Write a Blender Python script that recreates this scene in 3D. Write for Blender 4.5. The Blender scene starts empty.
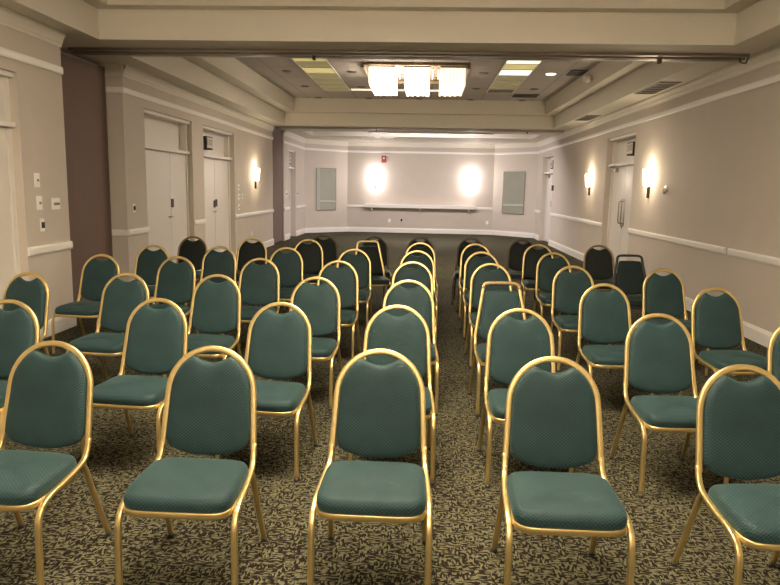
import bpy, bmesh, math, random
from mathutils import Vector, Matrix
from math import sin, cos, pi, radians
random.seed(7)
SC = bpy.context.scene
COL = SC.collection

# ------------------------------------------------------------------ camera, world, big lights, exposure
def cam_setup():
    yaw, pitch, roll, f = .0483, .1531, .0194, 683.8
    fw = Vector((-sin(yaw)*cos(pitch), cos(yaw)*cos(pitch), -sin(pitch)))
    r = Vector((cos(yaw), sin(yaw), 0)); u = r.cross(fw)
    r2 = cos(roll)*r + sin(roll)*u; u2 = -sin(roll)*r + cos(roll)*u
    m = Matrix((r2, u2, -fw)).transposed().to_4x4()
    m.translation = Vector((0, 0, 1.6))
    cd = bpy.data.cameras.new('camera'); co = bpy.data.objects.new('camera', cd); COL.objects.link(co)
    cd.sensor_width = 36; cd.lens = f/780*36; cd.clip_start = .05; cd.clip_end = 200
    co.matrix_world = m; SC.camera = co
cam_setup()
w = bpy.data.worlds.new('world'); SC.world = w; w.use_nodes = True
w.node_tree.nodes['Background'].inputs[0].default_value = (.8, .75, .7, 1)
w.node_tree.nodes['Background'].inputs[1].default_value = .03
SC.view_settings.view_transform = 'Standard'; SC.view_settings.look = 'None'
SC.view_settings.gamma = 1; SC.view_settings.use_curve_mapping = False
SC.view_settings.exposure = 0.0
WARM = (1, .85, .62); MID = (1, .86, .72); COOL = (1, .90, .90)
def area(name, loc, sx, sy, watt, color, rot=(0, 0, 0)):
    l = bpy.data.lights.new(name, 'AREA'); l.shape = 'RECTANGLE'; l.size = sx; l.size_y = sy; l.energy = watt; l.color = color
    o = bpy.data.objects.new(name, l); COL.objects.link(o); o.location = loc; o.rotation_euler = rot; return o
def point(name, loc, r, watt, color):
    l = bpy.data.lights.new(name, 'POINT'); l.shadow_soft_size = r; l.energy = watt; l.color = color
    o = bpy.data.objects.new(name, l); COL.objects.link(o); o.location = loc; return o
# light of the three chandeliers (two hang over the camera's part of the room)
LIGHT_CHAND = [((-.24, 3.3, 3.36), 160, WARM), ((-.24, -1.2, 3.36), 200, WARM), ((-.24, 13.5, 3.38), 130, MID)]
for p, wt, c in LIGHT_CHAND:
    area('chandelier_glow', p, 1.5, 1.3, wt, c)
# added fill light that brightens the far part of the room
area('far_fill_light', (.1, 19.62, 3.085), 3.2, .10, 310, COOL, (radians(25), 0, 0))

# ------------------------------------------------------------------ materials
def mat(name, color, rough=.6, metal=0, emit=0, ecol=None, bump=0, bscale=200, spec=.5, var=0, vscale=5):
    m = bpy.data.materials.new(name); m.use_nodes = True; nt = m.node_tree; n = nt.nodes; b = n['Principled BSDF']
    b.inputs['Base Color'].default_value = (*color, 1); b.inputs['Roughness'].default_value = rough
    b.inputs['Metallic'].default_value = metal; b.inputs['Specular IOR Level'].default_value = spec
    if emit:
        b.inputs['Emission Color'].default_value = (*(ecol or color), 1); b.inputs['Emission Strength'].default_value = emit
    if bump or var:
        tc = n.new('ShaderNodeTexCoord')
    if bump:
        t = n.new('ShaderNodeTexNoise'); t.inputs['Scale'].default_value = bscale; t.inputs['Detail'].default_value = 3
        nt.links.new(tc.outputs['Object'], t.inputs['Vector'])
        bp = n.new('ShaderNodeBump'); bp.inputs['Strength'].default_value = bump; bp.inputs['Distance'].default_value = .002
        nt.links.new(t.outputs['Fac'], bp.inputs['Height']); nt.links.new(bp.outputs['Normal'], b.inputs['Normal'])
    if var:
        t = n.new('ShaderNodeTexNoise'); t.inputs['Scale'].default_value = vscale; t.inputs['Detail'].default_value = 4
        nt.links.new(tc.outputs['Object'], t.inputs['Vector'])
        mx = n.new('ShaderNodeMix'); mx.data_type = 'RGBA'
        mx.inputs[6].default_value = (*[c*(1-var) for c in color], 1); mx.inputs[7].default_value = (*[min(1, c*(1+var)) for c in color], 1)
        nt.links.new(t.outputs['Fac'], mx.inputs[0]); nt.links.new(mx.outputs[2], b.inputs['Base Color'])
    return m
def math_node(nt, op, a, b=None):
    n = nt.nodes.new('ShaderNodeMath'); n.operation = op
    for i, v in enumerate((a, b)):
        if v is None: continue
        if isinstance(v, (int, float)): n.inputs[i].default_value = v
        else: nt.links.new(v, n.inputs[i])
    return n.outputs[0]
def fabric(name, dark, light):
    m = mat(name, dark, rough=.66, spec=.26); nt = m.node_tree; n = nt.nodes; b = n['Principled BSDF']
    tc = n.new('ShaderNodeTexCoord'); sp = n.new('ShaderNodeSeparateXYZ'); nt.links.new(tc.outputs['Object'], sp.inputs[0])
    v = math_node(nt, 'ADD', sp.outputs['Y'], sp.outputs['Z'])
    k = 2*pi/.0165
    s1 = math_node(nt, 'SINE', math_node(nt, 'MULTIPLY', sp.outputs['X'], k))
    s2 = math_node(nt, 'SINE', math_node(nt, 'MULTIPLY', v, k))
    pr = math_node(nt, 'MULTIPLY', s1, s2)
    f = math_node(nt, 'ADD', math_node(nt, 'MULTIPLY', pr, .5), .5)
    nz = n.new('ShaderNodeTexNoise'); nz.inputs['Scale'].default_value = 9; nt.links.new(tc.outputs['Object'], nz.inputs['Vector'])
    f2 = math_node(nt, 'MULTIPLY', f, math_node(nt, 'ADD', nz.outputs['Fac'], .35))
    mx = n.new('ShaderNodeMix'); mx.data_type = 'RGBA'; mx.inputs[6].default_value = (*dark, 1); mx.inputs[7].default_value = (*light, 1)
    nt.links.new(f2, mx.inputs[0]); nt.links.new(mx.outputs[2], b.inputs['Base Color'])
    bp = n.new('ShaderNodeBump'); bp.inputs['Strength'].default_value = .5; bp.inputs['Distance'].default_value = .0012
    nt.links.new(f, bp.inputs['Height']); nt.links.new(bp.outputs['Normal'], b.inputs['Normal'])
    b.inputs['Sheen Weight'].default_value = .10; b.inputs['Sheen Roughness'].default_value = .5
    b.inputs['Sheen Tint'].default_value = (.5, .8, .75, 1)
    return m
def carpet():
    m = mat('carpet', (.1, .08, .05), rough=.95, spec=.1); nt = m.node_tree; n = nt.nodes; b = n['Principled BSDF']
    tc = n.new('ShaderNodeTexCoord')
    def nz(scale, sc, detail=1, dist=0):
        mp = n.new('ShaderNodeMapping'); mp.inputs['Scale'].default_value = sc; nt.links.new(tc.outputs['Object'], mp.inputs[0])
        t = n.new('ShaderNodeTexNoise'); t.inputs['Scale'].default_value = scale; t.inputs['Detail'].default_value = detail
        t.inputs['Distortion'].default_value = dist
        nt.links.new(mp.outputs[0], t.inputs['Vector']); return t.outputs['Fac']
    h = nz(1, (30, 104, 1), 1, .3); v = nz(1, (98, 34, 1), 1, .3)
    blk = nz(19, (1, 1, 1), 0)
    sel = math_node(nt, 'GREATER_THAN', blk, .52)
    inv = math_node(nt, 'SUBTRACT', 1.0, sel)
    s = math_node(nt, 'ADD', math_node(nt, 'MULTIPLY', h, inv), math_node(nt, 'MULTIPLY', v, sel))
    big = nz(1.6, (1, 1, 1), 2)
    thr = math_node(nt, 'ADD', s, math_node(nt, 'MULTIPLY', math_node(nt, 'SUBTRACT', big, .5), .12))
    cr = n.new('ShaderNodeValToRGB'); e = cr.color_ramp.elements
    e[0].position = .50; e[0].color = (.012, .008, .005, 1)
    e[1].position = .545; e[1].color = (.132, .126, .074, 1)
    nt.links.new(thr, cr.inputs[0])
    fine = nz(400, (1, 1, 1), 2)
    mx = n.new('ShaderNodeMix'); mx.data_type = 'RGBA'; mx.blend_type = 'MULTIPLY'; mx.inputs[0].default_value = .5
    nt.links.new(cr.outputs[0], mx.inputs[6])
    cr2 = n.new('ShaderNodeValToRGB'); cr2.color_ramp.elements[0].position = .3; cr2.color_ramp.elements[1].position = .6
    cr2.color_ramp.elements[0].color = (.4, .4, .4, 1); nt.links.new(fine, cr2.inputs[0]); nt.links.new(cr2.outputs[0], mx.inputs[7])
    nt.links.new(mx.outputs[2], b.inputs['Base Color'])
    bp = n.new('ShaderNodeBump'); bp.inputs['Strength'].default_value = .6; bp.inputs['Distance'].default_value = .004
    nt.links.new(fine, bp.inputs['Height']); nt.links.new(bp.outputs['Normal'], b.inputs['Normal'])
    return m
def tile_mat():
    m = mat('ceiling_tile', (.50, .47, .43), rough=.9); nt = m.node_tree; n = nt.nodes; b = n['Principled BSDF']
    tc = n.new('ShaderNodeTexCoord'); sp = n.new('ShaderNodeSeparateXYZ'); nt.links.new(tc.outputs['Object'], sp.inputs[0])
    def line(o, off, per, wd):
        a = math_node(nt, 'MODULO', math_node(nt, 'ADD', o, off+per*100), per)
        return math_node(nt, 'LESS_THAN', a, wd)
    l = math_node(nt, 'MAXIMUM', line(sp.outputs['X'], 2.40, .62, .012), line(sp.outputs['Y'], .47, 1.24, .016))
    mx = n.new('ShaderNodeMix'); mx.data_type = 'RGBA'; mx.inputs[6].default_value = (.52, .48, .44, 1); mx.inputs[7].default_value = (.2, .18, .16, 1)
    nt.links.new(l, mx.inputs[0]); nt.links.new(mx.outputs[2], b.inputs['Base Color'])
    return m
M = dict(
    wall=mat('wallpaper', (.56, .50, .43), .85, bump=.35, bscale=260, var=.05, vscale=3),
    cream=mat('cream_paint', (.72, .675, .57), .6, var=.02),
    trim=mat('white_trim', (.80, .77, .72), .42, spec=.5),
    door=mat('door_paint', (.70, .66, .60), .4, var=.03, vscale=2),
    carpet=carpet(), tile=tile_mat(),
    panel=mat('partition_vinyl', (.17, .112, .088), .75, bump=.4, bscale=300, var=.06, vscale=6),
    panel_edge=mat('partition_edge', (.2, .16, .13), .45, metal=.6),
    track=mat('track_metal', (.30, .27, .23), .38, metal=.85, var=.15, vscale=2),
    dark=mat('dark_slot', (.03, .026, .022), .7),
    gold=mat('brass_frame', (.60, .46, .20), .40, metal=.9, var=.12, vscale=14),
    bronze=mat('dull_bronze_frame', (.30, .21, .11), .42, metal=.8, var=.15, vscale=14),
    plate_dull=mat('plate_dull', (.30, .25, .20), .5, metal=.6),
    darkbronze=mat('dark_bronze', (.07, .05, .035), .5, metal=.5),
    blackmetal=mat('black_frame', (.025, .022, .02), .45),
    green=fabric('green_fabric', (.0040, .0155, .0158), (.024, .058, .060)),
    darkgreen=fabric('dark_green_fabric', (.005, .014, .013), (.011, .024, .023)),
    black=fabric('black_fabric', (.006, .010, .009), (.014, .020, .018)),
    underside=mat('seat_board', (.03, .025, .02), .8),
    rubber=mat('foot_cap', (.05, .045, .04), .6),
    glow=mat('sconce_glass', (1, .93, .8), .3, emit=14, ecol=(1, .84, .62)),
    glow_far=mat('far_sconce_glass', (1, .96, .95), .3, emit=16, ecol=(1, .93, .92)),
    crystal_near=mat('crystal_near', (.95, .9, .82), .12, emit=10, ecol=(1, .86, .70), spec=.9),
    crystal=mat('crystal', (.95, .9, .82), .12, emit=6, ecol=(1, .86, .70), spec=.9),
    crystal_dim=mat('crystal_dim', (.95, .9, .82), .12, emit=.9, ecol=(1, .80, .62), spec=.9),
    chrome=mat('chandelier_metal', (.75, .62, .50), .22, metal=1),
    steel=mat('steel', (.32, .29, .25), .35, metal=.9),
    plate=mat('switch_plate', (.86, .84, .78), .4),
    lens_bright=mat('lit_lens', (.9, .9, .75), .4, emit=1.6, ecol=(1, .95, .66)),
    lens_mid=mat('half_lit_lens', (.8, .78, .5), .4, emit=.42, ecol=(.85, .68, .22)),
    lens_dim=mat('dim_lens', (.42, .40, .18), .4, emit=.10, ecol=(.75, .65, .25)),
    lens_off=mat('unlit_lens', (.14, .13, .10), .5),
    glow_strip=mat('glowing_strip', (1, .9, .8), .4, emit=.9, ecol=(1, .86, .68)),
    can=mat('can_interior', (.06, .045, .035), .4), can_lit=mat('can_lamp', (1, .9, .75), .4, emit=2.5, ecol=(1, .88, .68)),
    mirror=mat('mirror_glass', (.66, .74, .71), .02, metal=1),
    red=mat('alarm_red', (.30, .03, .035), .45), strobe=mat('strobe_lens', (.9, .85, .85), .2),
    exitface=mat('exit_face', (.62, .58, .52), .4), exitletter=mat('exit_letter', (.36, .28, .24), .5),
)

# ------------------------------------------------------------------ mesh helpers
def finish(bm, name, m, parent=None, smooth=False, bevel=0, loc=None):
    bmesh.ops.recalc_face_normals(bm, faces=bm.faces)
    me = bpy.data.meshes.new(name); bm.to_mesh(me); bm.free()
    for k in (m if isinstance(m, (list, tuple)) else [m]): me.materials.append(k)
    if smooth:
        for p in me.polygons: p.use_smooth = True
    o = bpy.data.objects.new(name, me); COL.objects.link(o)
    if parent: o.parent = parent
    if loc: o.location = loc
    if bevel:
        md = o.modifiers.new('bevel', 'BEVEL'); md.width = bevel; md.segments = 2; md.limit_method = 'ANGLE'
    return o
def box(bm, x0, x1, y0, y1, z0, z1, mi=0):
    vs = [bm.verts.new((x, y, z)) for z in (z0, z1) for y in (y0, y1) for x in (x0, x1)]
    for f in ((0, 1, 3, 2), (4, 6, 7, 5), (0, 4, 5, 1), (2, 3, 7, 6), (0, 2, 6, 4), (1, 5, 7, 3)):
        bm.faces.new([vs[i] for i in f]).material_index = mi
def prism(bm, pts, z0, z1):
    a = [bm.verts.new((x, y, z0)) for x, y in pts]; b = [bm.verts.new((x, y, z1)) for x, y in pts]
    bm.faces.new(a); bm.faces.new(b); n = len(pts)
    for i in range(n): bm.faces.new((a[i], a[(i+1) % n], b[(i+1) % n], b[i]))
def sweep_profile(bm, prof, p0, p1, out):
    """prof: (d, z) pairs, d measured along 'out' from the wall line p0-p1"""
    rings = []
    for p in (p0, p1):
        rings.append([bm.verts.new((p[0]+out[0]*d, p[1]+out[1]*d, z)) for d, z in prof])
    n = len(prof)
    for i in range(n): bm.faces.new((rings[0][i], rings[0][(i+1) % n], rings[1][(i+1) % n], rings[1][i]))
    bm.faces.new(rings[0]); bm.faces.new(rings[1])
def catmull(pts, k=6):
    pts = [Vector(p) for p in pts]; out = []
    P = [2*pts[0]-pts[1]] + pts + [2*pts[-1]-pts[-2]]
    for i in range(1, len(P)-2):
        for j in range(k):
            t = j/k; a, b, c, d = P[i-1], P[i], P[i+1], P[i+2]
            out.append(.5*((2*b)+(c-a)*t+(2*a-5*b+4*c-d)*t*t+(3*b-a-3*c+d)*t**3))
    out.append(pts[-1]); return out
def tube(bm, path, ra, rb, ref=(0, 1, 0), n=10, power=1.0):
    """elliptic tube: rb along ref-ish direction, ra across"""
    path = [Vector(p) for p in path]; rings = []; nrm = Vector(ref)
    for i, p in enumerate(path):
        t = (path[min(i+1, len(path)-1)]-path[max(i-1, 0)]).normalized()
        nrm = (nrm - t*nrm.dot(t)).normalized(); bi = t.cross(nrm)
        ring = []
        for j in range(n):
            a = 2*pi*(j+.5)/n; c, s = cos(a), sin(a)
            c = math.copysign(abs(c)**power, c); s = math.copysign(abs(s)**power, s)
            ring.append(bm.verts.new(p + bi*c*ra + nrm*s*rb))
        rings.append(ring)
    for a, b in zip(rings, rings[1:]):
        for j in range(n): bm.faces.new((a[j], a[(j+1) % n], b[(j+1) % n], b[j]))
    bm.faces.new(rings[0]); bm.faces.new(rings[-1])
def cyl(bm, c, r, h, axis='z', n=20, r2=None):
    r2 = r if r2 is None else r2
    A = []
    for k, rr in ((0, r), (1, r2)):
        ring = []
        for j in range(n):
            a = 2*pi*j/n; u, v = cos(a)*rr, sin(a)*rr
            d = (u, v, h*k) if axis == 'z' else ((h*k, u, v) if axis == 'x' else (u, h*k, v))
            ring.append(bm.verts.new(Vector(c)+Vector(d)))
        A.append(ring)
    for j in range(n): bm.faces.new((A[0][j], A[0][(j+1) % n], A[1][(j+1) % n], A[1][j]))
    bm.faces.new(A[0]); bm.faces.new(A[1])
def tag(o, label, cat, group=None, kind=None):
    o['label'] = label; o['category'] = cat
    if group: o['group'] = group
    if kind: o['kind'] = kind
    return o
def struct(o): o['kind'] = 'structure'; return o
def empty(name, loc=(0, 0, 0), rz=0):
    o = bpy.data.objects.new(name, None); COL.objects.link(o); o.location = loc; o.rotation_euler = (0, 0, rz); o.empty_display_size = .1; return o
def B(name, m, boxes, parent=None, bevel=0, st=False):
    bm = bmesh.new()
    for b in boxes: box(bm, *b)
    o = finish(bm, name, m, parent, bevel=bevel)
    if st: struct(o)
    return o

# ------------------------------------------------------------------ the room
XL, XR, XN = -4.06, 3.67, -3.88
ZS, ZL, ZC = 3.13, 3.45, 3.79          # soffit, coffer ledge, ceiling
Y0 = -4.0
B('floor', M['carpet'], [(-5.2, 4.3, Y0-.2, 25.2, -.1, 0)], st=True)

def wall_y(name, xin, xout, y0, y1, openings, m):
    """wall along y with openings (ya, yb, ztop)"""
    bx = []; y = y0; a, b = min(xin, xout), max(xin, xout)
    for ya, yb, zt in openings:
        bx.append((a, b, y, ya, 0, ZS)); bx.append((a, b, ya, yb, zt, ZS)); y = yb
    bx.append((a, b, y, y1, 0, ZS))
    return B(name, m, bx, st=True)
DN = (4.5, 6.5); D1 = (9.89, 11.92); D2 = (12.53, 14.56); DC = (20.47, 21.5); DR = (12.51, 14.4); DRC = (20.3, 22.1)
wall_y('wall_left_front', XN, XN-.32, Y0, 7.32, [(*DN, 2.60)], M['wall'])
wall_y('wall_left', XL, XL-.32, 9.2, 18.25, [(*D1, 2.65), (*D2, 2.65)], M['wall'])
wall_y('wall_left_back', XL, XL-.32, 19.65, 23.1, [(*DC, 2.65)], M['wall'])
wall_y('wall_right', XR, XR+.32, Y0, 23.1, [(*DR, 2.65), (*DRC, 2.65)], M['wall'])
# pockets for the folded partition panels
B('wall_left_pocket', M['wall'], [(-5.0, -4.9, 7.0, 9.6, 0, ZS), (-5.0, -4.20, 7.12, 7.32, 0, ZS), (-5.0, -4.38, 9.2, 9.4, 0, ZS),
                                  (-5.0, -4.9, 18.0, 19.9, 0, ZS), (-5.0, -4.38, 18.05, 18.25, 0, ZS), (-5.0, -4.38, 19.65, 19.85, 0, ZS)], st=True)
YB = 24.35
B('wall_back', M['wall'], [(-2.76, 2.37, YB, YB+.3, 0, ZS)], st=True)
def slab(name, a, b, th=.3, m=None):
    ax, ay = a; bx_, by = b; d = Vector((bx_-ax, by-ay)).normalized(); nn = Vector((-d.y, d.x))
    if nn.y < 0: nn = -nn
    bm = bmesh.new(); prism(bm, [(ax, ay), (bx_, by), (bx_+nn.x*th, by+nn.y*th), (ax+nn.x*th, ay+nn.y*th)], 0, ZS)
    return struct(finish(bm, name, m or M['wall']))
CL, CLb, CRb, CR = (XL, 23.1), (-2.76, YB), (2.37, YB), (XR, 23.1)
slab('wall_back_left', CL, CLb); slab('wall_back_right', CRb, CR)
B('wall_front', M['wall'], [(-4.4, 4.1, Y0-.2, Y0, 0, ZS)], st=True)

# ceiling: soffit slab, ledge slab, lid
def frame_slab(name, ys, op, z0, z1, m=M['cream']):
    bx = []; X0, X1 = -5.0, 4.1; y = ys[0]
    for (xa, xb, ya, yb) in op:
        bx.append((X0, X1, y, ya, z0, z1)); bx.append((X0, xa, ya, yb, z0, z1)); bx.append((xb, X1, ya, yb, z0, z1)); y = yb
    bx.append((X0, X1, y, ys[1], z0, z1)); return B(name, m, bx, st=True)
frame_slab('ceiling_soffit', (Y0-.2, 25.0), [(-3.6, 3.18, -3.2, 7.62), (-3.68, 3.2, 8.62, 18.0), (-3.53, 3.2, 19.75, 21.5)], ZS, ZL)
frame_slab('ceiling_ledge', (Y0-.2, 25.0), [(-3.42, 2.98, -3.0, 7.46), (-3.41, 2.95, 8.9, 17.75), (-3.35, 3.0, 19.95, 21.3)], ZL, ZC)
B('ceiling', M['tile'], [(-5.0, 4.1, Y0-.2, 25.0, ZC, ZC+.1)], st=True)

# trims
tn = [0]
def trim(name, prof, runs, m=M['trim'], bevel=0):
    bm = bmesh.new()
    for p0, p1, out in runs: sweep_profile(bm, prof, p0, p1, out)
    if name is None: tn[0] += 1; name = 'trim_%d' % tn[0]
    return struct(finish(bm, name, m, bevel=bevel))
q = 1/math.sqrt(2)
dl = Vector((CLb[0]-CL[0], CLb[1]-CL[1])).normalized(); ol = (dl.y, -dl.x)
dr = Vector((CR[0]-CRb[0], CR[1]-CRb[1])).normalized(); orr = (dr.y, -dr.x)
LX, RX = (1, 0), (-1, 0)
runs_left = [((XL, 9.2), (XL, 9.89), LX), ((XL, 11.92), (XL, 12.53), LX), ((XL, 14.56), (XL, 18.25), LX), ((XL, 19.65), (XL, DC[0]), LX), ((XL, DC[1]), (XL, 23.1), LX)]
runs_near = [((XN, Y0), (XN, DN[0]), LX), ((XN, DN[1]), (XN, 7.325), LX)]
runs_right = [((XR, Y0), (XR, 8.40), RX), ((XR, 8.50), (XR, DR[0]), RX), ((XR, DR[1]), (XR, DRC[0]), RX), ((XR, DRC[1]), (XR, 23.1), RX)]
runs_far = [(CL, CLb, ol), (CLb, CRb, (0, -1)), (CRb, CR, orr)]
col_run = [((XL-.30, 9.2), (XL+.02, 9.2), (0, -1))]
base = [(0, 0), (.022, 0), (.022, .13), (.012, .165), (0, .165)]
rail = [(0, .865), (.016, .865), (.024, .885), (.024, .93), (.018, .95), (0, .95)]
trim('baseboard_left', base, runs_left + runs_near + col_run)
trim('baseboard_right', base, runs_right)
trim('baseboard_back', base, runs_far)
trim(None, rail, runs_left + col_run); trim(None, [(d, z-.005) for d, z in rail], runs_near); trim(None, rail, runs_right)
trim(None, rail, [runs_far[1]])
pic = [(0, 2.77), (.012, 2.77), (.018, 2.785), (.018, 2.825), (.012, 2.845), (0, 2.845)]
picn = [(d, z-.06) for d, z in pic]
whole_left = [((XL, 9.2), (XL, 18.27), LX), ((XL, 19.63), (XL, 23.1), LX)]
whole_near = [((XN, Y0), (XN, 7.325), LX)]; whole_right = [((XR, 8.46), (XR, 23.1), RX)]; near_right = [((XR, Y0), (XR, 8.46), RX)]
MW = M['cream']
trim(None, pic, whole_left + col_run + whole_right + runs_far, M['trim']); trim(None, picn, whole_near); trim(None, pic, near_right)
crown = [(0, 2.985), (.012, 2.985), (.016, 3.01), (.028, 3.03), (.032, 3.055), (.05, 3.085), (.062, 3.095), (.062, ZS), (0, ZS)]
trim(None, crown, whole_left + col_run + whole_right + near_right + whole_near + runs_far, M['cream'])

# doors (recessed double doors with transoms)
dn = [0]
def double_door(side, ya, yb, leafs=2, depth=.10, handles='lever', closer=False, shift=0.0):
    """side -1 left wall, +1 right wall; xw wall plane"""
    dn[0] += 1
    xw = {-1: XL, 1: XR, -2: XN}[side]; s = -1 if side < 0 else 1
    root = struct(empty('door_%d' % dn[0], (xw, (ya+yb)/2, 0)))
    wd = yb-ya; h = wd/2
    def X(d): return s*d
    def bx(name, m, d0, d1, y0, y1, z0, z1, bevel=0, parent=root):
        a, b = sorted((X(d0), X(d1)))
        o = B(name, m, [(a, b, y0, y1, z0, z1)], None, bevel); o.parent = parent; return o
    top = 2.60 if side == -2 else 2.65
    # frame: jambs, transom bar and transom panel
    bm = bmesh.new()
    for y0, y1, z0, z1, d0, d1 in ((-h, -h+.07, 0, top, depth-.02, .30), (h-.07, h, 0, top, depth-.02, .30), (-h, h, 2.09, 2.14, .04, .30), (-h, h, top-.05, top, .03, .30)):
        a, b = sorted((X(d0), X(d1))); box(bm, a, b, y0, y1, z0, z1)
    fr = finish(bm, 'door_frame', M['door'], root, bevel=.004)
    bx('transom_panel', M['door'], .20, .24, -h+.07, h-.07, 2.14, top-.05)
    n = leafs; lw = (wd-.14)/n
    for i in range(n):
        y0 = -h+.07+i*lw+(shift if i else 0)
        lw_ = lw+(0 if n == 1 else (-shift if i else shift))
        lf = bx('door_leaf', M['door'], depth, depth+.045, y0+.008, y0+lw_-.008, .01, 2.088, .003)
    seam = -h+.07+lw+shift if n == 2 else h-.15
    if handles == 'lock':
        for dy, z in (((-.06, 1.20), (.06, 1.22)) if not shift else ((.05, 1.27),)):
            bx('lock_plate', M['darkbronze'], depth-.02, depth, seam+dy-.04, seam+dy+.04, z-.07, z+.07, .004)
        bx('latch', M['steel'], depth-.03, depth, seam-.12, seam+.02, 1.04, 1.06, .004)
    elif handles == 'pull':
        for dy in (-.09, .09):
            bm = bmesh.new(); yy = seam+dy
            tube(bm, catmull([(X(depth), yy, .99), (X(depth-.05), yy, 1.01), (X(depth-.055), yy, 1.2), (X(depth-.05), yy, 1.39), (X(depth), yy, 1.41)], 4), .012, .012, (1, 0, 0))
            box(bm, *sorted((X(depth-.004), X(depth))), yy-.035, yy+.035, .94, 1.46)
            finish(bm, 'pull_handle', M['steel'], root, True)
        bm = bmesh.new(); cyl(bm, (X(depth-.015) if s > 0 else X(depth), seam, .93), .03, .015, 'x'); finish(bm, 'lock_cylinder', M['steel'], root)
    else:
        bx('lock_plate', M['steel'], depth-.012, depth, seam-.04, seam+.04, 1.1, 1.28, .004)
    if closer:
        bm = bmesh.new(); yy = h-.33
        a, b = sorted((X(depth-.06), X(depth))); box(bm, a, b, yy-.14, yy+.14, 1.98, 2.05)
        tube(bm, [(X(depth-.04), yy, 2.05), (X(depth-.16), yy-.12, 2.08), (X(.06), yy-.3, 2.10)], .01, .006, (0, 0, 1), 6)
        finish(bm, 'door_closer', M['steel'], root)
    # wall behind, closing the opening
    return root
double_door(-2, *DN, handles='knob')
double_door(-1, *D1, handles='lock', shift=.2)
double_door(-1, *D2, handles='lock', depth=.12)
double_door(-1, *DC, leafs=1, handles='knob', depth=.18)
double_door(1, *DR, handles='pull', closer=True, depth=.13)
double_door(1, *DRC, handles='knob', closer=True, depth=.16)

# ------------------------------------------------------------------ partition tracks and folded panels
def part_track(y, x0, x1, label):
    root = empty('partition_track', (0, y, ZS))
    bm = bmesh.new()
    for a, b, z0, z1 in ((-.16, -.10, -.03, 0), (-.05, -.02, -.045, 0), (.02, .05, -.045, 0), (.10, .16, -.03, 0)):
        box(bm, x0, x1, a, b, z0, z1)
    finish(bm, 'rail', M['track'], root)
    B('slot', M['dark'], [(x0, x1, -.02, .02, -.012, -.002)], root)
    B('cover_strip', M['track'], [(x0, x1, -.10, -.05, -.014, 0), (x0, x1, .05, .10, -.014, 0)], root)
    for xx in (-1.35, 2.6): B('bracket', M['dark'], [(xx, xx+.03, -.04, .04, -.085, -.04)], root)
    tag(root, label, 'track'); return root
part_track(8.22, -4.18, 3.54, 'metal folding partition track across the ceiling beam nearest the camera')
part_track(18.42, -4.18, 3.54, 'metal folding partition track across the far ceiling beam at the bright end')
def panels(y0, y1, label, x=-4.31):
    root = empty('partition_panel', (x, (y0+y1)/2, 0)); h = (y1-y0)/2
    B('panel_face', M['panel'], [(-.05, .05, -h, h, .02, 3.06)], root, .004)
    B('top_seal', M['panel_edge'], [(-.04, .055, -h, h, 3.06, 3.085)], root)
    B('edge_post', M['panel_edge'], [(-.05, .06, h, h+.03, .02, 3.085), (-.05, .04, h+.045, h+.075, .02, 3.085)], root)
    tag(root, label, 'partition'); return root
panels(7.42, 9.09, 'brown folded partition panel standing in the left wall recess beside the near wall')
panels(18.36, 19.52, 'brown folded partition panel in the far left recess beside the bright end', -4.125)

# ------------------------------------------------------------------ ceiling fittings
def lens_light(x, y, m, label):
    root = empty('ceiling_light', (x, y, ZC))
    B('light_frame', M['trim'], [(-.305, .305, -.305, -.285, -.02, 0), (-.305, .305, .285, .305, -.02, 0), (-.305, -.285, -.285, .285, -.02, 0), (.285, .305, -.285, .285, -.02, 0)], root)
    B('diffuser', m, [(-.285, .285, -.285, .285, -.012, -.001)], root)
    tag(root, label, 'ceiling light', 'square lens lights in the ceiling')
kinds_l = ['mid', 'dim', 'mid', 'dim', 'dim', 'dim', 'dim']; kinds_r = ['bright', 'mid', 'bright', 'dim', 'dim', 'dim', 'off']
word = dict(bright='bright white', mid='half lit yellow', dim='dim yellow green', off='unlit dark')
ords = ['first', 'second', 'third', 'fourth', 'fifth', 'sixth', 'last']
for i in range(7):
    y = 12.24+.62*i
    lens_light(-2.09, y, M['lens_'+kinds_l[i]], '%s ceiling lens light, %s from the camera in the left strip' % (word[kinds_l[i]], ords[i]))
    lens_light(1.63, y, M['lens_'+kinds_r[i]], '%s ceiling lens light, %s from the camera in the right strip' % (word[kinds_r[i]], ords[i]))
o = B('linear_ceiling_strip', M['glow_strip'], [(-1.75, .70, 16.0, 16.2, ZC-.015, ZC-.001)]); tag(o, 'thin white glowing strip across the ceiling behind the chandelier', 'strip light')  # flat white strip with a weak glow of its own
cans = [(x, y) for y in (13.66, 15.68, 17.6) for x in (-2.75, -1.48, -.21, 1.06, 2.33)]
xn = {-2.75: 'outermost left', -1.48: 'between the left lens strip and the chandelier', -.21: 'on the middle line', 1.06: 'between the chandelier and the right lens strip', 2.33: 'right of the right lens strip'}
yn = {13.66: 'nearest row', 15.68: 'middle row', 17.6: 'far row'}
for x, y in cans:
    if x == -.21 and y < 14: continue
    lit = (x == 2.33 and y == 13.66)
    root = empty('recessed_downlight', (x, y, ZC))
    bm = bmesh.new(); cyl(bm, (0, 0, -.014), .095, .013); finish(bm, 'trim_ring', M['can_lit'] if lit else M['track'], root)
    bm = bmesh.new(); cyl(bm, (0, 0, -.018), .078, .004); finish(bm, 'lamp_face', M['can_lit'] if lit else M['can'], root)
    tag(root, ('lit white' if lit else 'dark unlit')+' round downlight %s, %s' % (xn[x], yn[y]), 'downlight', 'round recessed downlights')
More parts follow.
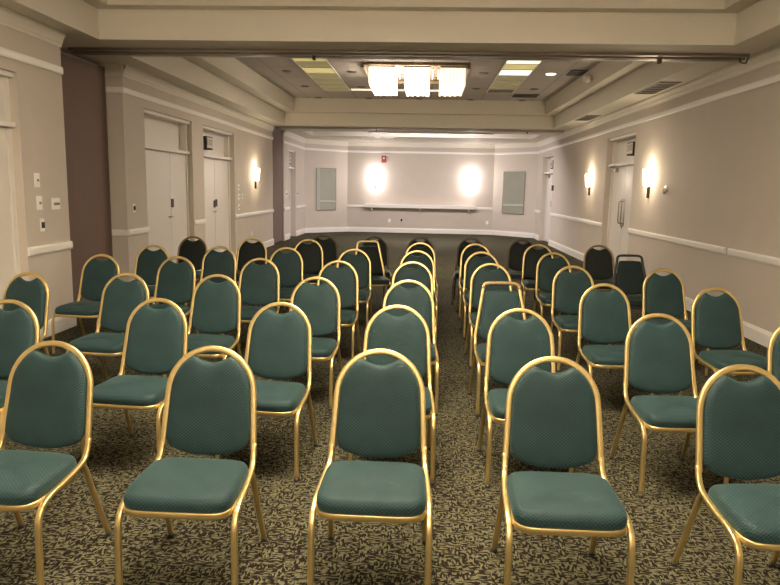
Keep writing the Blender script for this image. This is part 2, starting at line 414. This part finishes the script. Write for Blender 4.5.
for x0, x1, y0, y1, lb in ((2.62, 2.93, 13.2, 13.74, 'dark open ceiling hatch beside the white dome by the right coffer edge'), (2.0, 2.58, 16.5, 17.0, 'dark rectangular grille at the far end of the right lens strip')):
    root = empty('ceiling_grille', ((x0+x1)/2, (y0+y1)/2, ZC)); a, b = (x1-x0)/2, (y1-y0)/2
    B('backing', M['dark'], [(-a, a, -b, b, -.012, -.001)], root)
    B('grille_frame', M['steel'], [(-a, a, -b, -b+.015, -.02, -.001), (-a, a, b-.015, b, -.02, -.001)], root); tag(root, lb, 'grille')
def vent(x, y, lx, ly, label):
    root = empty('ceiling_vent', (x, y, ZS)); a, b = lx/2, ly/2
    B('backing', M['dark'], [(-a, a, -b, b, -.006, -.001)], root)
    B('vent_frame', M['track'], [(-a-.02, a+.02, -b-.02, -b, -.014, 0), (-a-.02, a+.02, b, b+.02, -.014, 0), (-a-.02, -a, -b, b, -.014, 0), (a, a+.02, -b, b, -.014, 0)], root)
    for i in range(5):
        yy = -b+(i+.5)*ly/5
        B('slat', M['track'], [(-a, a, yy-.05, yy-.01, -.012, -.004)], root)
    tag(root, label, 'vent')
vent(3.385, 10.68, .26, 1.15, 'dark slatted air vent in the right soffit, nearer one')
vent(3.385, 15.05, .26, 1.0, 'dark slatted air vent in the right soffit, farther one')
vent(-1.3, 21.9, .6, .22, 'dark slatted air vent in the far soffit above the bright wall')
bm = bmesh.new(); bmesh.ops.create_uvsphere(bm, u_segments=20, v_segments=12, radius=.085)
for v in bm.verts: v.co.z = v.co.z*.9
o = finish(bm, 'camera_dome', M['plate'], None, True, loc=(2.86, 12.95, 3.60)); tag(o, 'small white dome fixed on the coffer edge beside the dark hatch', 'dome')

# chandelier: brass edged plate with three boxes of crystal
def chandelier(cx, y0, dim_third, label):
    root = empty('chandelier', (cx, y0, ZC))
    B('ceiling_plate', M['plate_dull'], [(-.94, .94, 0, 1.9, -.04, 0)], root)
    B('plate_frame', M['bronze'], [(-.97, .97, -.03, .02, -.05, 0), (-.97, .97, 1.87, 1.93, -.09, 0), (-.97, -.92, .03, 1.87, -.09, 0), (.92, .97, .03, 1.87, -.09, 0)], root, .005)
    for k, xc in enumerate((-.61, .03, .68)):
        m = M['crystal_near'] if not dim_third else M['crystal_dim'] if (k == 2 and dim_third) else M['crystal']
        bm = bmesh.new(); nx, ny = 9, 20
        for i in range(nx):
            for j in range(ny):
                x = xc-.205+.41*i/(nx-1); y = .14+1.45*j/(ny-1)
                z0 = -.345-.02*((i+j) % 2)-random.random()*.012
                if j < 2: z0 += .0
                a = .021; pts = [(x+a*cos(t), y+a*1.5*sin(t)) for t in [pi/3*q_+.3 for q_ in range(6)]]
                prism(bm, pts, z0, -.065)
        o = finish(bm, 'crystal_strands', m, root); o['kind'] = 'stuff'
        B('crystal_tray', M['plate_dull'], [(xc-.235, xc+.235, .09, 1.64, -.065, -.04)], root)
    for xx in (-.25, .365):
        for yy in (.25, .5, .75):
            bm = bmesh.new(); tube(bm, [(xx-.05, yy, -.04), (xx-.05, yy, -.17), (xx+.05, yy, -.17), (xx+.05, yy, -.04)], .01, .01, (0, 1, 0), 6)
            finish(bm, 'arm', M['chrome'], root)
    tag(root, label, 'chandelier'); return root
chandelier(-.235, 12.62, True, 'brass edged ceiling chandelier with three bright boxes of hanging crystals')
chandelier(-.235, 2.4, False, 'crystal chandelier over the front row, out of the picture')
chandelier(-.235, -2.1, False, 'crystal chandelier behind the camera, out of the picture')

# ------------------------------------------------------------------ wall fittings
def at_wall(side, y, z, d=0):
    xw = {-1: XL, 1: XR, -2: XN}[side]; s = 1 if side < 0 else -1
    return (xw+s*d, y, z), (0 if side < 0 else pi)     # local +x points into the room
def sconce(loc, rz, m, watt, color, label):
    root = empty('wall_sconce', loc, rz)
    bm = bmesh.new(); n = 14; rings = []
    for z, r in ((-.14, .066), (-.13, .072), (0, .085), (.13, .098), (.14, .093)):
        rings.append([bm.verts.new((.03+r*.95*sin(pi*j/(n-1)), r*cos(pi*j/(n-1)), z)) for j in range(n)])
    for a, b in zip(rings, rings[1:]):
        for j in range(n-1): bm.faces.new((a[j], a[j+1], b[j+1], b[j]))
        bm.faces.new((a[-1], a[0], b[0], b[-1]))
    bm.faces.new(rings[0]); bm.faces.new(rings[-1])
    finish(bm, 'glass_shade', m, root, True)
    bm = bmesh.new(); box(bm, 0, .022, -.03, .03, -.33, .17); box(bm, .022, .04, -.018, .018, -.33, -.15)
    finish(bm, 'backplate', M['darkbronze'], root, bevel=.004)
    tag(root, label, 'sconce')
    c = Vector((cos(rz), sin(rz), 0))
    if m is M['glow_far']:
        for dz in (-.2, .2): point('sconce_bulb', Vector(loc)+c*.2+Vector((0, 0, dz)), .05, watt/2, color)
    else: point('sconce_bulb', Vector(loc)+c*.17+Vector((0, 0, .0)), .05, watt, color)
    point('sconce_uplight', Vector(loc)+c*.075+Vector((0, 0, .20)), .02, watt*.25, color)
for side, y, lb in ((-1, 16.3, 'lit glass wall sconce on the left wall past the double doors'), (1, 15.65, 'lit glass wall sconce on the right wall beyond the double doors'), (1, 11.55, 'lit glass wall sconce on the right wall on the near side of the doors')):
    l, r = at_wall(side, y, 1.83); sconce(l, r, M['glow'], 20, (1, .80, .56), lb)
for x, lb in ((-1.76, 'left glowing glass sconce on the far wall above the shelf'), (1.56, 'right glowing glass sconce on the far wall above the shelf')):
    sconce((x, YB, 1.86), -pi/2, M['glow_far'], 26, COOL, lb)

def plate(side, y, z, w_, h, label, name='light_switch', knobs=1, cat='switch', dark=False):
    l, r = at_wall(side, y, z); root = empty(name, l, r)
    B('face_plate', M['plate'], [(0, .008, -w_/2, w_/2, -h/2, h/2)], root, .003)
    if dark: B('dark_insert', M['dark'], [(.008, .02, -.022, .022, -.03, .03)], root)
    else:
        for k in range(knobs): yy = (k-(knobs-1)/2)*.035; B('toggle', M['steel'] if knobs > 1 else M['track'], [(.008, .024, yy-.007, yy+.007, -.014, .010)], root)
    tag(root, label, cat)
plate(-2, 6.73, 1.60, .095, .14, 'white dimmer switch on the near left wall, topmost of the column', cat='switch')
plate(-2, 6.75, 1.375, .095, .14, 'white dimmer switch on the near left wall, middle of the column', cat='switch')
plate(-2, 6.78, 1.15, .075, .13, 'white key switch with dark centre on the near left wall, lowest', dark=True, cat='switch')
plate(-2, 7.06, 1.36, .16, .12, 'wide white triple switch on the near left wall beside the dimmers', knobs=3)
plate(-1, 9.42, 1.24, .08, .12, 'white switch plate with dark key centre beside the first double doors', dark=True)
for z, t in ((1.53, 'top'), (1.33, 'middle'), (1.10, 'lowest')): plate(-1, 14.86, z, .10, .13, 'white switch plate, %s in the column past the second left doors' % t)
plate(-1, 15.16, 1.33, .09, .12, 'white switch plate just right of the column past the second left doors')
plate(-1, 15.95, .45, .08, .12, 'pale wall outlet low on the left wall under the sconce', name='wall_outlet', cat='outlet', knobs=0)
plate(-1, 20.0, 1.34, .12, .2, 'white key switch with dark centre before the far left door', dark=True)
plate(-1, 21.75, 1.34, .09, .12, 'white key switch with dark centre past the far left door', dark=True)
for x, z, dk, lb in ((-1.25, .42, False, 'pale outlet below the far shelf, left one'), (-.82, .45, True, 'dark centred outlet below the far shelf, middle one'), (2.2, .42, False, 'pale outlet below the far shelf, right end')):
    root = empty('wall_outlet', (x, YB, z), -pi/2); B('face_plate', M['plate'], [(0, .008, -.045, .045, -.06, .06)], root, .003)
    if dk: B('dark_insert', M['dark'], [(.008, .015, -.035, .035, -.05, .05)], root)
    tag(root, lb, 'outlet')
# thermostat and bell on the right wall
l, r = at_wall(1, 20.1, 1.66); root = empty('thermostat', l, r); B('body', M['dark'], [(0, .04, -.09, .09, -.08, .08)], root, .01); B('wall_plate', M['plate'], [(0, .006, -.1, .1, -.095, .095)], root); tag(root, 'small dark thermostat on the right wall beside the far door', 'thermostat')
l, r = at_wall(1, 10.74, 1.65); root = empty('sound_sensor', l, r)
bm = bmesh.new(); cyl(bm, (0, 0, 0), .05, .02, 'x'); cyl(bm, (.02, 0, -.01), .03, .05, 'x', r2=.022); finish(bm, 'body', M['plate'], root, True)
B('hook', M['track'], [(.02, .05, -.02, .02, -.08, -.04)], root); tag(root, 'small pale round fitting on the right wall beside the nearer sconce', 'sensor')
root = empty('fill_light_housing', (.1, 19.62, ZS-.004))  # housing added to hold the far fill light
B('housing', M['trim'], [(-1.7, 1.7, -.08, .08, -.03, 0)], root, .004)
B('end_cap', M['plate'], [(-1.74, -1.70, -.085, .085, -.04, 0), (1.70, 1.74, -.085, .085, -.04, 0)], root)
tag(root, 'long thin white housing added for the fill light under the far ceiling beam', 'strip light')
# fire alarm strobe on the far wall
root = empty('fire_alarm', (-1.48, YB, 2.56), -pi/2)
B('body', M['red'], [(0, .05, -.08, .08, -.12, .12)], root, .01); B('strobe_lens', M['strobe'], [(.05, .075, -.03, .03, 0, .06)], root, .01); tag(root, 'red fire alarm strobe high on the far wall', 'fire alarm')
root = empty('ceiling_detector', (-1.42, YB, 2.70), -pi/2); B('body', M['plate'], [(0, .03, -.12, .12, -.02, .015)], root, .01); tag(root, 'thin pale cable cover just above the red fire alarm', 'cover')
# shelf along the far wall
root = empty('wall_shelf', (-.17, YB, .95))
B('shelf_board', M['trim'], [(-1.95, 1.93, -.28, 0, -.07, .05)], root, .006)
for x in (-1.7, 0, 1.7): B('bracket', M['trim'], [(x-.02, x+.02, -.22, 0, -.16, -.07)], root)
tag(root, 'long white shelf along the far wall under the sconces', 'shelf')
# mirrors on the angled walls
def wall_mirror(a, b, s0, s1, label):
    a = Vector((*a, 0)); b = Vector((*b, 0)); d = (b-a).normalized(); mid = a+d*(s0+s1)/2; rz = math.atan2(d.y, d.x)
    root = empty('wall_mirror', (mid.x, mid.y, 1.48), rz); h = (s1-s0)/2
    B('mirror_glass', M['mirror'], [(-h+.01, h-.01, -.02, -.008, -.71, .71)], root)
    B('mirror_frame', M['track'], [(-h, h, -.028, 0, -.72, -.705), (-h, h, -.028, 0, .705, .72), (-h, -h+.014, -.028, 0, -.705, .705), (h-.014, h, -.028, 0, -.705, .705)], root)
    tag(root, label, 'mirror')
wall_mirror(CL, CLb, .46, 1.30, 'tall mirror on the angled wall left of the far wall')
wall_mirror(CRb, CR, .43, 1.34, 'tall mirror on the angled wall right of the far wall')
# exit signs in the transoms
def exit_sign(side, y, z, dy, label):
    xw = {-1: XL, 1: XR, -2: XN}[side]; s = -1 if side < 0 else 1
    root = empty('exit_sign', (xw, y, z)); sx = s
    a, b = sorted((sx*.07, sx*.20)); B('housing', M['dark'], [(a, b, -.19, .19, -.12, .12)], root, .004)
    a, b = sorted((sx*.064, sx*.07)); B('sign_face', M['exitface'], [(a, b, -.165, .165, -.09, .10)], root)
    cu = bpy.data.curves.new('letters', 'FONT'); cu.body = 'EXIT'; cu.size = .17; cu.align_x = 'CENTER'; cu.align_y = 'CENTER'; cu.extrude = .002
    tmp = bpy.data.objects.new('tmp', cu); COL.objects.link(tmp); bpy.context.view_layer.update()
    me = bpy.data.meshes.new_from_object(tmp.evaluated_get(bpy.context.evaluated_depsgraph_get())); bpy.data.objects.remove(tmp)
    me.materials.clear(); me.materials.append(M['exitletter']); t = bpy.data.objects.new('letters', me); COL.objects.link(t)
    t.parent = root; t.location = (sx*.061, 0, .005); t.rotation_euler = (pi/2, 0, pi/2 if side < 0 else -pi/2)
    tag(root, label, 'exit sign')
exit_sign(-2, 6.02, 2.28, 0, 'exit sign above the near left door at the picture edge')
exit_sign(-1, 13.12, 2.36, 0, 'exit sign in the transom above the second left double doors')
exit_sign(-1, 20.95, 2.35, 0, 'exit sign above the far left door')
exit_sign(1, 13.05, 2.38, 0, 'exit sign in the transom above the right double doors')
exit_sign(1, 20.95, 2.35, 0, 'exit sign above the far right door')
# hook by the track on the right crown
bm = bmesh.new(); tube(bm, catmull([(3.45, 8.1, 3.09), (3.47, 8.12, 3.05), (3.53, 8.12, 3.04), (3.54, 8.12, 3.07), (3.55, 8.1, 3.10)], 4), .007, .007, (0, 1, 0), 6)
tag(finish(bm, 'metal_hook', M['dark']), 'small dark metal hook beneath the right end of the near track', 'hook')

# ------------------------------------------------------------------ banquet chairs
def by(z): return .15+(z-.45)*.26      # back plane leans backwards
def ring_fill(rings, bm):
    n = len(rings[0])
    for a, b in zip(rings, rings[1:]):
        for j in range(n): bm.faces.new((a[j], a[(j+1) % n], b[(j+1) % n], b[j]))
def crown_path():
    pts = []
    hw = lambda z: .198-.012*min(1, max(0, (z-.47)/.23))
    for z in (.475, .52, .58, .64, .70): pts.append((hw(z), by(z), z))
    R = hw(.70)
    for k in range(1, 12):
        a = pi*k/12; z = .70+.188*sin(a); pts.append((R*cos(a), by(z), z))
    for z in (.70, .64, .58, .52, .475): pts.append((-hw(z), by(z), z))
    return pts
def square_path():
    pts = []
    hw = lambda z: .205-.072*(z-.47)/.41
    for z in (.475, .56, .66, .76, .83): pts.append((hw(z), by(z), z))
    w0 = hw(.83)
    for a in (30, 60, 90):
        t = radians(a); pts.append((w0-.045+.045*cos(t), by(.84+.045*sin(t)), .84+.045*sin(t)))
    pts += [(.05, by(.887), .887)]
    return pts + [(-x, y, z) for x, y, z in reversed(pts)]
def crown_outline():
    P = []
    # bottom, from right corner to left (convex), then up the left side, over the scooped top, down the right
    def hw(z): return .184-.012*min(1, max(0, (z-.5)/.2))
    for k in range(13):
        x = .165-.33*k/12; P.append((x, .452+.034*(abs(x)/.165)**2.4))
    P += [(-.180, .512)]
    for z in (.56, .62, .68, .71): P.append((-hw(z), z))
    R = hw(.71)
    for k in range(1, 7):
        a = radians(k*10.2); P.append((-R*cos(a), .71+.172*sin(a)))
    for k in range(1, 10):
        x = -.082+.164*k/10; P.append((x, .8605-.029*cos(pi/2*x/.082)))
    for k in range(6, 0, -1):
        a = radians(k*10.2); P.append((R*cos(a), .71+.172*sin(a)))
    for z in (.71, .68, .62, .56): P.append((hw(z), z))
    P += [(.180, .512)]
    return P
def square_outline():
    hw = lambda z: .186-.070*(z-.47)/.41
    P = []
    for k in range(9):
        x = .165-.33*k/8; P.append((x, .462+.02*(abs(x)/.165)**3))
    for z in (.51, .58, .66, .74, .80): P.append((-hw(z), z))
    for k in range(9):
        x = -.115+.23*k/8; P.append((x, .825+.006*cos(pi*x/.23)))
    for z in (.80, .74, .66, .58, .51): P.append((hw(z), z))
    return P
def back_pad(outline, cz=.66):
    bm = bmesh.new(); rings = []
    for s, d in ((.0, .012), (.90, .014), (.975, .010), (1.0, 0), (1.0, -.012), (.985, -.022), (.95, -.029), (.88, -.033), (.72, -.037), (.45, -.040), (.15, -.041)):
        if s == 0: continue
        ring = []
        for x, z in outline:
            xx, zz = x*s, cz+(z-cz)*s; ring.append(bm.verts.new((xx, by(zz)+d, zz)))
        rings.append(ring)
    ring_fill(rings, bm); bm.faces.new(rings[0]); bm.faces.new(rings[-1])
    return bm
def seat_outline(n=56):
    P = []
    for k in range(n):
        a = 2*pi*k/n; c, s = cos(a), sin(a); e = .33
        x = math.copysign(abs(c)**e, c); y = math.copysign(abs(s)**e, s)
        w_ = .207-.003*y; P.append((x*w_, -.079+y*.187))
    return P
def make_chair(kind='crown', fab='green', metal='gold', top_metal=None, toe=True):
    root = empty('banquet_chair'); g = M[metal]; fb = M[fab]
    # cushion
    bm = bmesh.new(); rings = []
    for s, z in ((.90, .388), (.985, .390), (1.0, .398), (1.012, .417), (1.0, .435), (.965, .449), (.90, .456), (.75, .460), (.45, .463), (.12, .464)):
        rings.append([bm.verts.new((x*s, -.070+(y+.070)*s, z-(.010*max(0, -(y+.070)/.195)**3 if z > .42 else 0))) for x, y in seat_outline()])
    ring_fill(rings, bm); bm.faces.new(rings[0]); bm.faces.new(rings[-1])
    finish(bm, 'seat', fb, root, True)
    # brass band below the cushion
    bm = bmesh.new(); o = seat_outline(); rr = []
    for s, z in ((.93, .367), (1.008, .367), (1.014, .369), (1.014, .387), (1.008, .390), (.93, .390)):
        rr.append([bm.verts.new((x*s, -.070+(y+.070)*s, z)) for x, y in o])
    ring_fill(rr+[rr[0]], bm)
    # side rails from the back upright to the knee
    for s in (-1, 1):
        tube(bm, catmull([(s*.200, by(.50), .50), (s*.201, .146, .455), (s*.204, .120, .428), (s*.209, .075, .413), (s*.217, -.04, .398), (s*.221, -.15, .388), (s*.222, -.210, .364)], 5), .0095, .0118, (s, 0, 0), 12, .55)
    finish(bm, 'seat_frame', g, root, True)
    B('seat_board', M['underside'], [(-.185, .185, -.245, .10, .378, .388)], root)
    for s in (-1, 1):
        bm = bmesh.new()
        tube(bm, catmull([(s*.2213, -.178, .381), (s*.222, -.212, .361), (s*.2225, -.233, .325), (s*.223, -.240, .27), (s*.2235, -.244, .15), (s*.224, -.250, .012)], 5), .0095, .0118, (s, 0, 0), 12, .55)
        lg = finish(bm, 'leg', g, root, True)
        bm = bmesh.new(); cyl(bm, (s*.224, -.2505, 0), .0135, .02, n=12); finish(bm, 'foot_cap', M['rubber'], lg, True)
        bm = bmesh.new()
        tube(bm, catmull([(s*.196, .10, .405), (s*.199, .125, .38), (s*.204, .16, .28), (s*.210, .215, .13), (s*.215, .262, .012)], 5), .0095, .0118, (s, 0, 0), 12, .55)
        lg = finish(bm, 'leg', g, root, True)
        bm = bmesh.new(); cyl(bm, (s*.215, .2625, 0), .0135, .02, n=12); finish(bm, 'foot_cap', M['rubber'], lg, True)
    bm = bmesh.new(); p = crown_path() if kind == 'crown' else square_path()
    path = catmull(p, 3)
    tube(bm, path, .0134, .0098, (0, 1, 0), 12, .55)
    finish(bm, 'back_frame', g, root, True)
    if top_metal:
        bm = bmesh.new(); tube(bm, [q_ for q_ in path if q_.z > .84], .0150, .0108, (0, 1, 0), 12, .55); finish(bm, 'top_bar', M[top_metal], root, True)
    bp = finish(back_pad(crown_outline() if kind == 'crown' else square_outline()), 'backrest', fb, root, True)
    return root
protos = {}
def copy_tree(o, parent=None):
    c = o.copy(); COL.objects.link(c)
    if parent: c.parent = parent
    for ch in [x for x in o.children]: copy_tree(ch, c)
    return c
def get_chair(key):
    if key not in protos:
        protos[key] = make_chair(*key); return protos[key]
    return copy_tree(protos[key])
GR = ('crown', 'green', 'gold', None); BK = ('crown', 'black', 'bronze', None); BG = ('crown', 'black', 'gold', None)
BX = ('crown', 'black', 'darkbronze', None); SQ = ('square', 'green', 'gold', 'bronze'); SB = ('square', 'darkgreen', 'blackmetal', None); SG = ('square', 'black', 'gold', None)
desc = {GR: 'green banquet chair with rounded gold frame', BK: 'black banquet chair with dull bronze frame', BG: 'black banquet chair with rounded gold frame',
        BX: 'black banquet chair with dark frame', SQ: 'green square-topped chair with dark top bar', SB: 'dark green square-topped chair with black frame', SG: 'black square-topped chair with gold frame'}
# x and y of the arch top, rotation in degrees (positive turns the front towards the right)
rows = [
    ('front row', [(-1.62, 2.875, -4, GR), (-.905, 2.87, 0, GR), (-.175, 2.91, 0, GR), (.565, 2.87, 0, GR), (1.335, 2.83, 4, GR)]),
    ('second row', [(-2.44, 3.87, 0, GR), (-1.61, 4.06, -5, GR), (-.85, 4.04, -4, GR), (-.145, 4.05, 0, GR), (.585, 4.05, 2, GR), (1.38, 4.01, 3, GR), (2.17, 3.95, 0, GR)]),
    ('third row', [(-3.03, 5.08, -9, GR), (-2.30, 5.18, -6, GR), (-1.60, 5.23, -4, GR), (-.825, 5.24, -4, GR), (-.105, 5.20, 0, GR), (.60, 5.23, 4, SQ), (1.39, 5.28, 4, GR), (2.20, 5.22, 9, GR)]),
    ('fourth row', [(-3.13, 6.50, -5, GR), (-2.37, 6.47, -6, GR), (-1.57, 6.50, -2, GR), (-.805, 6.45, -3, GR), (-.10, 6.52, 0, GR), (.645, 6.54, 3, GR), (1.41, 6.50, 4, GR), (2.225, 6.44, 6, GR)]),
    ('fifth row', [(-3.06, 7.60, 0, GR), (-2.31, 7.65, -2, GR), (-1.56, 7.72, -2, GR), (-.785, 7.72, -3, GR), (-.07, 7.70, 0, GR), (.655, 7.74, 3, GR), (1.475, 7.85, 4, GR), (2.32, 7.82, 3, SB)]),
    ('sixth row', [(-3.08, 9.0, 0, BK), (-2.26, 8.93, 0, BG), (-1.52, 8.97, 0, BG), (-.735, 8.95, 14, SG), (-.045, 8.85, 0, BG), (.67, 8.87, 2, BG), (1.49, 9.0, 0, BG), (2.30, 9.12, 0, BK)]),
    ('seventh row', [(-1.45, 9.82, 10, BX), (-.71, 9.75, 6, BX), (-.05, 9.8, 0, BX), (.675, 9.85, -4, BX), (1.41, 9.88, -8, BX)]),
]
pos = {5: ['leftmost', 'second from left', 'middle', 'second from right', 'rightmost'],
       7: ['cut off at left edge', 'second from left', 'third from left', 'middle', 'third from right', 'second from right', 'cut off at right edge'],
       8: ['leftmost', 'second from left', 'third from left', 'fourth from left', 'fourth from right', 'third from right', 'second from right', 'rightmost']}
for rn, lst in rows:
    for i, (x, y, rot, key) in enumerate(lst):
        c = get_chair(key); t = radians(rot)
        off = Vector((0, .264, 0)); off.rotate(Matrix.Rotation(t, 3, 'Z'))
        c.location = (x-off.x, y-off.y, 0); c.rotation_euler = (0, 0, t)
        tag(c, '%s, %s in the %s' % (desc[key], pos[len(lst)][i], rn), 'chair', 'banquet chairs in rows')
